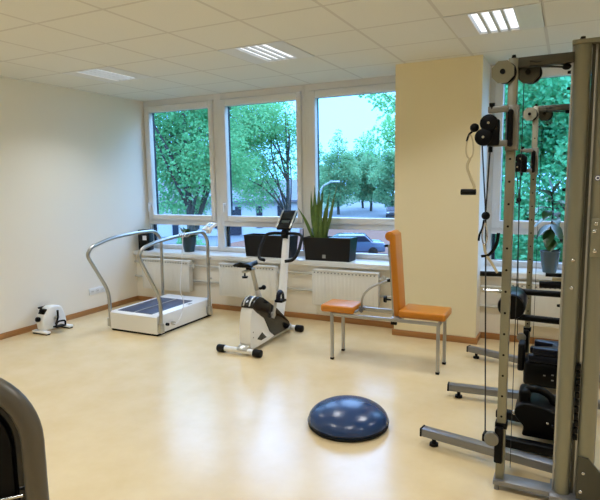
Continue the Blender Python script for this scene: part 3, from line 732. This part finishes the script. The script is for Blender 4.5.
def station(y, cz):
    """guide post with adjustable carriage; s: size of the small fittings"""
    px = -.255
    p = MB().bx(px - .021, px + .021, y, y + .045, .055, 2.15, .003)
    z = .18
    while z < 2.0:
        p.cyl((px, y - .001, z), (px, y + .003, z), .0058, n=10, mi=1); z += .1075
    p.build('guide_post', [M['champ'], M['black']], t)
    MB().bx(px - .03, .02, y - .02, y + .07, .03, .056, .004).cyl((px - .012, y, 0), (px - .012, y, .032), .012, n=10).build('post_base_plate', M['frameg'], t)
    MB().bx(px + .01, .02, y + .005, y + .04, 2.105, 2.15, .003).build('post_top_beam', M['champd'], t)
    MB().cyl((px, y + .02, 2.148), (px, y + .02, 2.166), .012, .008, n=12).build('post_knob', M['black'], t)
    for xc, dk in ((px - .043, 0), (px + .062, 1)):
        yq = y; y = y + .075 * dk
        q = Matrix.Translation((xc, y - .012, 2.088)) @ Matrix.Rotation(PI / 8, 4, 'Y') @ Matrix.Translation((-xc, -y + .012, -2.088))
        pl = MB().cyl((xc, y - .022, 2.088), (xc, y - .014, 2.088), .054, n=8).move(q).build('pulley_plate', M['champd'] if dk else M['champ'], t)  # rear plate's dimness behind the post is put into its darker colour
        MB().cyl((xc + .012, y - .012, 2.084), (xc + .012, y + .016, 2.084), .048, n=24).build('pulley', M['black'], t)
        MB().cyl((xc, y - .034, 2.088), (xc, y - .02, 2.088), .012, n=12).build('pulley_bolt', M['black'], pl); y = yq
    for dz in (0, -.018):
        MB().tube([(px + .07, y, 2.128 + dz * 1.2), (-.02, y + .03, 2.10 + dz * .6)], .0045, 8).build('cable', M['cable'], t)
    MB().ball((-.03, y + .03, 2.092), (.02, .014, .014), 12, 8).build('cable_stop', M['black'], t)
    # carriage
    MB().bx(px - .025, px + .025, y - .014, y - .002, cz - .105, cz + .105, .004).bx(px - .025, px - .021, y - .012, y + .05, cz - .105, cz + .105).bx(px + .021, px + .031, y - .014, y + .06, cz - .105, cz + .105, .002).build('carriage', M['grey'], t)
    for dz in (.085, -.072):
        MB().bx(px - .10, px - .01, y - .055, y - .035, cz + dz - .015, cz + dz + .015, .004).build('carriage_arm', M['grey'], t)
    MB().tube(fillet([(px - .002, y - .035, cz + .07), (px - .002, y - .035, cz - .075)], .01), .014, 12).ball((px - .002, y - .035, cz + .07), .0145).ball((px - .002, y - .035, cz - .075), .0145).build('guide_roller', M['black'], t)
    # pulley head
    for xc, zc in ((px - .092, cz + .022), (px - .114, cz - .042)):
        pl = MB().cyl((xc, y - .085, zc), (xc, y - .035, zc), .040, n=28, bev=.006).build('head_pulley', M['black'], t)
        MB().cyl((xc, y - .09, zc), (xc, y - .083, zc), .006, n=10).build('axle_pin', M['chrome'], pl)
    MB().bx(px - .10, px - .045, y - .075, y - .04, cz - .085, cz + .04, .01).build('pulley_fork', M['black'], t)
    MB().ball((px - .158, y - .06, cz + .005), .021).build('cable_ball', M['black'], t)
    MB().cyl((px - .083, y - .045, cz + .085), (px - .083, y - .045, cz + .115), .010, .014, n=12).build('lock_pin', M['black'], t)
    MB().cyl((px - .085, y - .045, cz - .112), (px - .085, y - .045, cz - .085), .010, n=12).build('cable_guide', M['black'], t)
    # cables and low pulley
    for x_ in (px - .122, px - .085):
        MB().tube([(x_, y - .05, cz - .08), (px - .098, y - .05, 1.43)], .0035, 8).build('cable', M['cable'], t)
    MB().ball((px - .097, y - .05, 1.416), .020).build('cable_stop', M['black'], t)
    MB().tube([(px - .097, y - .05, 1.42), (px - .072, y - .03, .30)], .0035, 8).build('cable', M['cable'], t)
    lp = MB().cyl((px - .040, y - .05, .285), (px - .040, y - .02, .285), .036, n=28, bev=.005).build('low_pulley', M['grey'], t)
    MB().bx(px - .028, px + .014, y - .035, y - .002, .155, .345, .008).build('low_guide_plate', M['black'], t)
    MB().bx(px - .03, px + .028, y - .004, y + .05, .33, .36, .003).build('post_collar', M['black'], t)
    for x_ in (px + .045,):
        MB().tube([(x_, y + .06, 2.08), (x_, y + .06, .10)], .002, 6).build('cable', M['cable'], t)
station(2.77, 1.83); station(4.70, 1.72)
# leg station between the posts
m = MB().cyl((-.31, 3.78, .735), (-.31, 4.08, .735), .088, n=36, bev=.012).build('foam_roller', M['navy'], t)
MB().cyl((-.31, 3.772, .735), (-.31, 3.782, .735), .080, n=30).build('roller_cap', M['black'], m)
MB().tube([(-.33, 4.05, .79), (.06, 4.05, .79)], .022, 14).build('support_bar', M['black'], t)
MB().tube([(-.29, 3.85, .655), (.06, 3.85, .648)], .022, 14).build('support_bar', M['black'], t)
MB().tube([(-.52, 3.95, .80), (-.38, 3.95, .80), (-.30, 3.98, .80)], .013, 12).build('chrome_peg', M['chrome'], t)
MB().tube([(-.385, 2.83, 1.113), (-.27, 2.83, 1.117)], .013, 12).build('grip_bar', M['black'], t)
MB().tube([(-.125, 3.30, .99), (.02, 3.30, .993)], .020, 14).build('grip_bar', M['black'], t)
MB().tube([(-.095, 3.30, 1.048), (.02, 3.30, 1.05)], .011, 12).build('grip_bar', M['black'], t)
MB().bx(-.06, .0, 3.29, 3.31, 1.015, 1.035, .003).build('peg', M['cord'], t)
MB().bx(-.01, .05, 3.26, 3.34, .95, 1.09, .006).build('bar_mount', M['champd'], t)
MB().bx(.0, .06, 2.86, 4.62, .60, .66, .004).build('side_rail', M['frameg'], t)
MB().bx(.0, .05, 2.86, 3.34, .96, .99, .004).build('side_rail', M['frameg'], t)
MB().bx(.02, .08, 3.80, 4.10, .62, .83, .004).build('bar_mount', M['champd'], t)

# things hanging from the machine
def carabiner(mb, c, h, w):
    pts = [(c[0] + w * .5 * math.cos(a) * (1 - .25 * math.sin(a)), c[1], c[2] + h * .5 * math.sin(a)) for a in [2 * PI * k / 20 for k in range(20)]]
    mb.tube(pts, .0038, 8, closed=True)
YH = 2.665
t = thing('cable_attachment', 'black single grip hanging on a cord from the upper pulley head', 'handle', (-.42, YH, 1.53), 'cable attachments')
m = MB(); carabiner(m, (-.425, YH, 1.745), .11, .032); m.build('carabiner', M['cord'], t)
MB().tube(smooth_path([(-.415, YH, 1.815), (-.43, YH, 1.80), (-.44, YH, 1.77)]), .005, 8).build('webbing', M['black'], t)
MB().tube(smooth_path([(-.424, YH, 1.69), (-.435, YH, 1.65), (-.418, YH, 1.60), (-.402, YH, 1.562), (-.402, YH, 1.54)]), .0065, 10).build('cord', M['cord'], t)
MB().cyl((-.462, YH, 1.532), (-.392, YH, 1.532), .0145, n=18, bev=.003).build('grip', M['black'], t)
t = thing('cable_attachment', 'black strap and cream cord hooked below the hanging black cable ball', 'strap', (-.345, YH, 1.2), 'cable attachments')
m = MB(); carabiner(m, (-.347, YH, 1.335), .10, .022); m.build('carabiner', M['chrome'], t)
MB().tube(smooth_path([(-.352, YH, 1.40), (-.358, YH, 1.36), (-.37, YH, 1.33), (-.374, YH, 1.30)]), .005, 8).build('tether', M['black'], t)
MB().tube(smooth_path([(-.36, YH, 1.225), (-.325, YH, 1.235), (-.295, YH, 1.28), (-.285, YH, 1.34)]), .009, 10, flat=.6).build('strap', M['black'], t)
MB().tube(smooth_path([(-.350, YH, 1.285), (-.340, YH, 1.24), (-.315, YH, 1.20), (-.285, YH, 1.15)]), .006, 10).build('cord', M['cord'], t)

# low black units on the floor beside the machine
t = thing('low_seat_unit', 'black low unit with loop handle on two floor bars behind the post', 'exercise unit', (-.16, 3.4, 0))
for (xa, ya, xb, yb) in ((-.40, 3.235, .16, 3.20), (-.365, 3.62, .16, 3.56)):
    a, b = Vector((xa, ya, .05)), Vector((xb, yb, .05)); d = (b - a).normalized()
    MB().box((a + b) / 2, ((b - a).length, .065, .055), rz=math.atan2(d.y, d.x), bev=.01).cyl(a + d * .05 - Vector((0, 0, .05)), a + d * .05, .02, n=12).cyl(b - d * .05 - Vector((0, 0, .05)), b - d * .05, .02, n=12).build('floor_bar', M['black'], t)
prof = [(-.215, .17), (-.235, .205), (-.225, .25), (-.18, .275), (-.10, .27), (-.02, .25), (.06, .22), (.09, .075), (-.19, .075), (-.175, .13)]
MB().prism(round_poly(prof, .02), 'y', 3.28, 3.56, .02, 3).build('body', M['black'], t)
MB().tube(fillet([(-.18, 3.40, .25), (-.185, 3.40, .32), (-.11, 3.40, .335), (-.04, 3.40, .30), (-.015, 3.40, .24)], .05), .022, 12).build('loop_handle', M['black'], t)
MB().bx(-.215, -.15, 3.33, 3.47, .24, .335, .02, 3).build('side_pad', M['black'], t)
MB().ball((-.235, 3.36, .18), .016).ball((-.05, 3.277, .18), .009).build('rivet', M['chrome'], t)
t = thing('padded_box', 'black box with two dark pads tinted blue as window sheen near the window wall behind the machine', 'exercise unit', (-.08, 4.28, 0))
MB().bx(-.245, .12, 4.20, 4.44, .045, .235, .03, 3).build('body', M['black'], t)
for x, y in ((-.2, 4.25), (.08, 4.25), (-.2, 4.40), (.08, 4.40)): MB().cyl((x, y, 0), (x, y, .06), .022, n=14).build('foot', M['rubber'], t)
for x0, z0 in ((-.215, .235), (-.185, .293)):
    MB().prism(round_poly([(x0, 4.20), (.11, 4.20), (.11, 4.46), (x0, 4.46), (x0, 4.40), (x0 + .13, 4.37), (x0 + .13, 4.29), (x0, 4.26)], .015), 'z', z0, z0 + .052, .010).build('pad', M['navy'], t)
MB().bx(-.29, -.245, 4.24, 4.38, .14, .35, .012, 3).build('end_pad', M['rubber'], t)
for x, z in ((-.10, .145), (-.045, .155), (-.045, .115)): MB().bx(x - .008, x + .008, 4.196, 4.201, z - .004, z + .004).build('small_mark', M['alu'], t)

# ------------------------------------------------------------------ machine cut by the left edge of the picture
c0 = Vector((-1.325, .768, 0)); ux = Vector((.8957, .4445, 0)).normalized(); uy = Vector((-ux.y, ux.x, 0))
t = thing('arched_machine', 'black machine with thick rounded grey arch frame at the near left corner', 'exercise machine', (c0.x, c0.y, 0))
def A(x, y, z): return c0 + ux * x + uy * y + Vector((0, 0, z))
za = .96; ra = .163
pts = [A(ra, 0, .05), A(ra, 0, .5)] + [A(ra * math.cos(a), 0, za + ra * math.sin(a)) for a in [PI * k / 24 for k in range(25)]] + [A(-ra, 0, .5), A(-ra, 0, .05)]
MB().tube(pts, .027, 18).build('arch_frame', M['shroud'], t)
pan = [(ra * .93 * math.cos(a), za + ra * .93 * math.sin(a)) for a in [PI * k / 20 for k in range(21)]] + [(-ra * .93, .10), (ra * .93, .10)]
m = MB().prism(pan, 'y', .0, .02)
m.move(Matrix(((ux.x, uy.x, 0, c0.x), (ux.y, uy.y, 0, c0.y), (0, 0, 1, 0), (0, 0, 0, 1))))
m.build('black_panel', M['blackg'], t)
pan2 = [(ra * .70 * math.cos(a), za - .01 + ra * .72 * math.sin(a)) for a in [PI * k / 20 for k in range(21)]] + [(-ra * .70, .30), (ra * .70, .30)]
m = MB().prism(pan2, 'y', -.012, .004, .004)
m.move(Matrix(((ux.x, uy.x, 0, c0.x), (ux.y, uy.y, 0, c0.y), (0, 0, 1, 0), (0, 0, 0, 1))))
m.build('inner_cover', M['black'], t)
MB().tube([A(-.16, -.02, .765), A(.14, -.02, .828)], .0045, 12).build('cross_wire', M['chrome'], t)
for s in (-1, 1):
    MB().tube(fillet([A(s * ra, -.22, .03), A(s * ra, 0, .03), A(s * ra, .22, .03)], .02), .03, 14).build('floor_foot', M['shroud'], t)
# ------------------------------------------------------------------ outside
GZ = -3.4
struct('ground', MB().bx(-140, 60, 6.5, 160, GZ - .3, GZ), M['grass'])
struct('building_wall', MB().bx(XL - 6, XR + 6, 5.88, 5.96, GZ, .0), M['housew'])
struct('road', MB().prism([(-34, 60), (-16, 56), (-12, 66), (-26, 140), (-48, 140), (-36, 80)], 'z', GZ - .02, GZ + .03), M['asphalt'])
struct('car_park', MB().bx(-75, -24.5, 20, 60, GZ - .02, GZ + .025), M['asphalt'])
struct('pavement', MB().prism([(-25, 22), (-6, 22), (-6, 56), (-18, 56), (-30, 60)], 'z', GZ - .02, GZ + .02), M['paving'])

def tree(name, label, base, H_, blobs, leaf, mats, limbs, trunk_r, seed, group):
    r = random.Random(seed)
    bx_, by_ = base
    t = thing(name, label, 'tree', (bx_, by_, GZ), group)
    tr = MB(); top = Vector((bx_ + r.uniform(-.3, .3), by_, GZ + H_ * .72))
    tr.tube(smooth_path([(bx_, by_, GZ - .1), (bx_ + r.uniform(-.15, .15), by_, GZ + H_ * .22), (bx_ + r.uniform(-.3, .3), by_, GZ + H_ * .45), top], 4), [trunk_r * (1 - .85 * k / 12) for k in range(13)], 9)
    for k in range(limbs):
        b = blobs[r.randrange(len(blobs))]
        e = Vector((b[0] + r.uniform(-.8, .8) * b[3], b[1] + r.uniform(-.8, .8) * b[4], b[2] + r.uniform(-.7, .8) * b[5]))
        u = r.uniform(.25, .8)
        s = Vector((bx_, by_, GZ)).lerp(top, u)
        mid = s.lerp(e, .5) + Vector((r.uniform(-.4, .4), r.uniform(-.4, .4), r.uniform(.0, .7)))
        q = smooth_path([s, mid, e], 5); rr = trunk_r * r.uniform(.22, .4)
        tr.tube(q, [rr * (1 - .85 * i / (len(q) - 1)) for i in range(len(q))], 6)
        for _ in range(3):
            i = r.randrange(3, len(q)); e2 = q[i] + Vector((r.uniform(-1, 1), r.uniform(-1, 1), r.uniform(-.6, .9))) * (b[3] * .45)
            tr.tube([q[i], q[i].lerp(e2, .5) + Vector((0, 0, r.uniform(-.1, .2))), e2], [rr * .4, rr * .25, rr * .08], 5)
    tr.build('trunk', M['bark'], t)
    V, F = [], []
    for (cx, cy, cz, ax, ay, az, n) in blobs:
        for _ in range(n):
            while True:
                p = Vector((r.uniform(-1, 1), r.uniform(-1, 1), r.uniform(-1, 1)))
                if .25 < p.length < 1: break
            q = Vector((cx + p.x * ax, cy + p.y * ay, cz + p.z * az))
            a = Vector((r.gauss(0, 1), r.gauss(0, 1), r.gauss(0, .7))).normalized(); b = a.cross(Vector((r.gauss(0, 1), r.gauss(0, 1), r.gauss(0, 1)))).normalized()
            s = leaf * r.uniform(.6, 1.3); i = len(V)
            V += [q - a * s * .5, q + b * s * .32 + a * s * .05, q + a * s * .5, q - b * s * .32 + a * s * .05]
            F.append((i, i + 1, i + 2, i + 3))
    off = Vector(t.location)
    me = bpy.data.meshes.new('crown'); me.from_pydata([v - off for v in V], [], F); me.materials.append(mats)
    o = bpy.data.objects.new('crown', me); COL.objects.link(o); o.parent = t
    return t
def cluster(c, spread, k, n, seed, size=1.0):
    r = random.Random(seed); out = []
    for i in range(k):
        while True:
            p = Vector((r.uniform(-1, 1), r.uniform(-1, 1), r.uniform(-1, 1)))
            if p.length < 1: break
        s = size * r.uniform(.8, 1.3)
        out.append((c[0] + p.x * spread[0], c[1] + p.y * spread[1], c[2] + p.z * spread[2], s * 1.2, s * 1.2, s * .8, n))
    return out
tree('linden_tree', 'dense green tree close outside the leftmost window', (-11.7, 15.0), 11.5, cluster((-12.3, 15.5, 4.0), (2.3, 1.8, 3.3), 48, 950, 1, .9), .112, M['leafA'], 11, .22, 3, 'trees outside the windows')
tree('linden_tree', 'tree with open crown outside the second window from the left', (-12.2, 23.4), 11.5, cluster((-14.1, 22.9, 4.1), (2.2, 1.8, 3.7), 42, 700, 2, .95), .118, M['leafA'], 10, .18, 4, 'trees outside the windows')
tree('linden_tree', 'tree whose thin branches hang into the right side of the third window', (-2.0, 16.2), 11.5, cluster((-4.75, 15.6, 3.3), (.55, 1.2, 1.3), 13, 110, 5, .5) + cluster((-2.4, 16.4, 5.4), (1.5, 1.6, 1.9), 14, 420, 6, .8), .13, M['leafA'], 22, .18, 5, 'trees outside the windows')
tree('leafy_tree', 'dense dark green tree filling the window behind the cable machine', (.5, 13.0), 10.5, cluster((.4, 12.6, 2.3), (2.6, 1.2, 3.6), 52, 1500, 7, .9), 0.115, M['leafB'], 18, .24, 6, 'trees outside the windows')
far = [(-35.0, 77, 10.2, 'rounded tree far down the street at the left edge of the third window', 'leafC', 3.4), (-29.6, 72, 11.6, 'tall pointed tree standing behind the street lamp', 'leafC', 3.0),
       (-32.0, 89, 12.2, 'farthest tree down the street, between the tall pointed tree and the yellow pillar', 'leafC', 3.4), (-27.6, 80.5, 11.8, 'second tree to the left of the yellow pillar along the far street', 'leafC', 3.1), (-21.6, 72, 10.4, 'tree beside the yellow pillar at the street end', 'leafC', 3.2),
       (-47.5, 72, 10.5, 'wide tree rising behind the right end of the white house roof', 'leafC', 3.6), (-56.5, 72, 10.5, 'wide tree rising behind the left part of the white house roof', 'leafC', 3.6)]
for i, (x, y, h, lab, lm, wd) in enumerate(far):
    bl = cluster((x, y, GZ + h * .47), (wd * .9, wd * .6, h * .34), 34, 420, 20 + i, 1.15) + [(x, y, GZ + h * .86, wd * .5, wd * .4, h * .12, 300), (x, y, GZ + h * .95, wd * .22, wd * .2, h * .12, 120)]
    tree('street_tree', lab, (x, y), h, bl, .30, M[lm], 10, .22, 40 + i, 'trees along the far street')
tree('shrub', 'low green bush on the car park outside the leftmost window', (-21.5, 27.5), 2.2, cluster((-21.5, 27.5, GZ + 1.0), (1.0, .6, .5), 10, 300, 60, .55), .14, M['leafA'], 6, .05, 61, 'shrubs by the house')

# white house
t = thing('house', 'white low house with dark windows and slate roof outside the left windows', 'house', (-27.5, 41, GZ))
hd = Vector((.8957, .4445, 0)).normalized(); hn = Vector((-hd.y, hd.x, 0)); h0 = Vector((-28.0, 41.5, 0))
HM = Matrix(((hd.x, hn.x, 0, h0.x), (hd.y, hn.y, 0, h0.y), (0, 0, 1, 0), (0, 0, 0, 1)))
MB().bx(-8, 6.5, 0, 8, GZ, -.3).move(HM).build('walls', M['housew'], t)
MB().prism([(-.5, -.35), (8.5, -.35), (8.5, -.15), (4, 1.7), (-.5, -.15)], 'x', -8.5, 7.0).move(HM).build('roof', M['houser'], t)
for k in range(7):
    x = -7.2 + k * 1.95
    wn = MB().bx(x, x + .55, -.06, .02, GZ + (.1 if k % 3 == 1 else .7), -.7).move(HM).build('window', M['housed'], t)
MB().bx(-.2, 1.0, -.07, .02, GZ, -1.0).move(HM).build('door', M['housed'], t)

# street lamp
t = thing('street_lamp', 'grey street lamp with curved arm beside the snake plant, outside', 'street lamp', (-12.0, 26.5, GZ))
MB().tube(smooth_path([(-12.0, 26.5, GZ), (-12.0, 26.5, .2), (-11.97, 26.5, .85), (-11.8, 26.55, 1.25), (-11.45, 26.65, 1.46)]), .05, 10).build('pole', M['lampgrey'], t)
MB().box((-11.2, 26.75, 1.50), (.55, .18, .10), rz=math.radians(26), bev=.03).build('lamp_head', M['lampgrey'], t)

# parked cars
def car(x, y, ang, paint, label):
    t = thing('car', label, 'car', (x, y, GZ), 'cars in the street')
    Mx = Matrix.Translation((x, y, GZ)) @ Matrix.Rotation(ang, 4, 'Z')
    b = round_poly([(-2.05, .28), (-2.05, .75), (-1.9, .9), (-1.2, .95), (-.75, 1.40), (.95, 1.42), (1.65, .98), (2.0, .92), (2.08, .5), (2.05, .28)], .12)
    MB().prism(b, 'y', -.84, .84, .10, 3).move(Mx).build('body', paint, t)
    MB().prism(round_poly([(-1.12, .97), (-.72, 1.34), (.88, 1.36), (1.48, 1.0)], .05), 'y', -.85, .85, .0).move(Mx).build('side_windows', M['housed'], t)
    MB().prism([(1.40, 1.0), (1.70, .98), (1.02, 1.40), (.86, 1.40)], 'y', -.68, .68).move(Mx).build('rear_window', M['housed'], t)
    MB().prism([(-1.28, .95), (-1.1, .95), (-.7, 1.38), (-.8, 1.40)], 'y', -.68, .68).move(Mx).build('windscreen', M['housed'], t)
    for sx in (-1.25, 1.3):
        for sy in (-.8, .8):
            MB().cyl((sx, sy - .09, .31), (sx, sy + .09, .31), .31, n=20, bev=.03).move(Mx).build('wheel', M['rubber'], t)
    for sy in (-.62, .62):
        MB().bx(-2.09, -2.02, sy - .16, sy + .16, .62, .76, .02).move(Mx).build('headlight', M['carlight'], t)
car(-12.7, 33.4, math.radians(204), M['carb'], 'blue-grey car seen side-on through the lower pane above the planter')
car(-20.6, 69.0, math.radians(106), M['card'], 'dark car far up the street at the pillar edge of the third window')
# ------------------------------------------------------------------ world and camera
w = bpy.data.worlds.new('sky'); S.world = w; w.use_nodes = True
nt = w.node_tree; N = nt.nodes; L = nt.links
bg = N['Background']; tc = N.new('ShaderNodeTexCoord'); sp = N.new('ShaderNodeSeparateXYZ'); L.new(tc.outputs['Generated'], sp.inputs[0])
rp = N.new('ShaderNodeValToRGB'); L.new(sp.outputs['Z'], rp.inputs[0])
rp.color_ramp.elements[0].position = 0.15; rp.color_ramp.elements[0].color = (0.095, 0.27, 0.55, 1)
rp.color_ramp.elements[1].position = 0.42; rp.color_ramp.elements[1].color = (0.37, 0.56, 1.0, 1)
L.new(rp.outputs[0], bg.inputs[0]); bg.inputs[1].default_value = 8.0
cd = bpy.data.cameras.new('camera'); cam = bpy.data.objects.new('camera', cd); COL.objects.link(cam)
cd.sensor_width = 36; cd.sensor_fit = 'HORIZONTAL'; cd.lens = 36 * 537 / 600; cd.clip_end = 500; cd.clip_start = .05
rx = Vector((0.8956249, 0.4445182, -0.0161114)); dn = Vector((0.0428550, -0.1222838, -0.9915695)); fw = Vector((-0.4427408, 0.8873839, -0.1285703))
m4 = Matrix.Identity(4)
for i in range(3): m4[i][0] = rx[i]; m4[i][1] = -dn[i]; m4[i][2] = -fw[i]; m4[i][3] = (0, 0, 1.6)[i]
cam.matrix_world = m4; S.camera = cam
S.view_settings.view_transform = 'Standard'; S.view_settings.look = 'None'; S.view_settings.gamma = 1; S.view_settings.use_curve_mapping = False
S.view_settings.exposure = 0.12
S.cycles.use_denoising = True; S.cycles.max_bounces = 10; S.cycles.diffuse_bounces = 6; S.cycles.transparent_max_bounces = 24
S.cycles.sample_clamp_indirect = 6.0; S.cycles.caustics_reflective = False; S.cycles.caustics_refractive = False
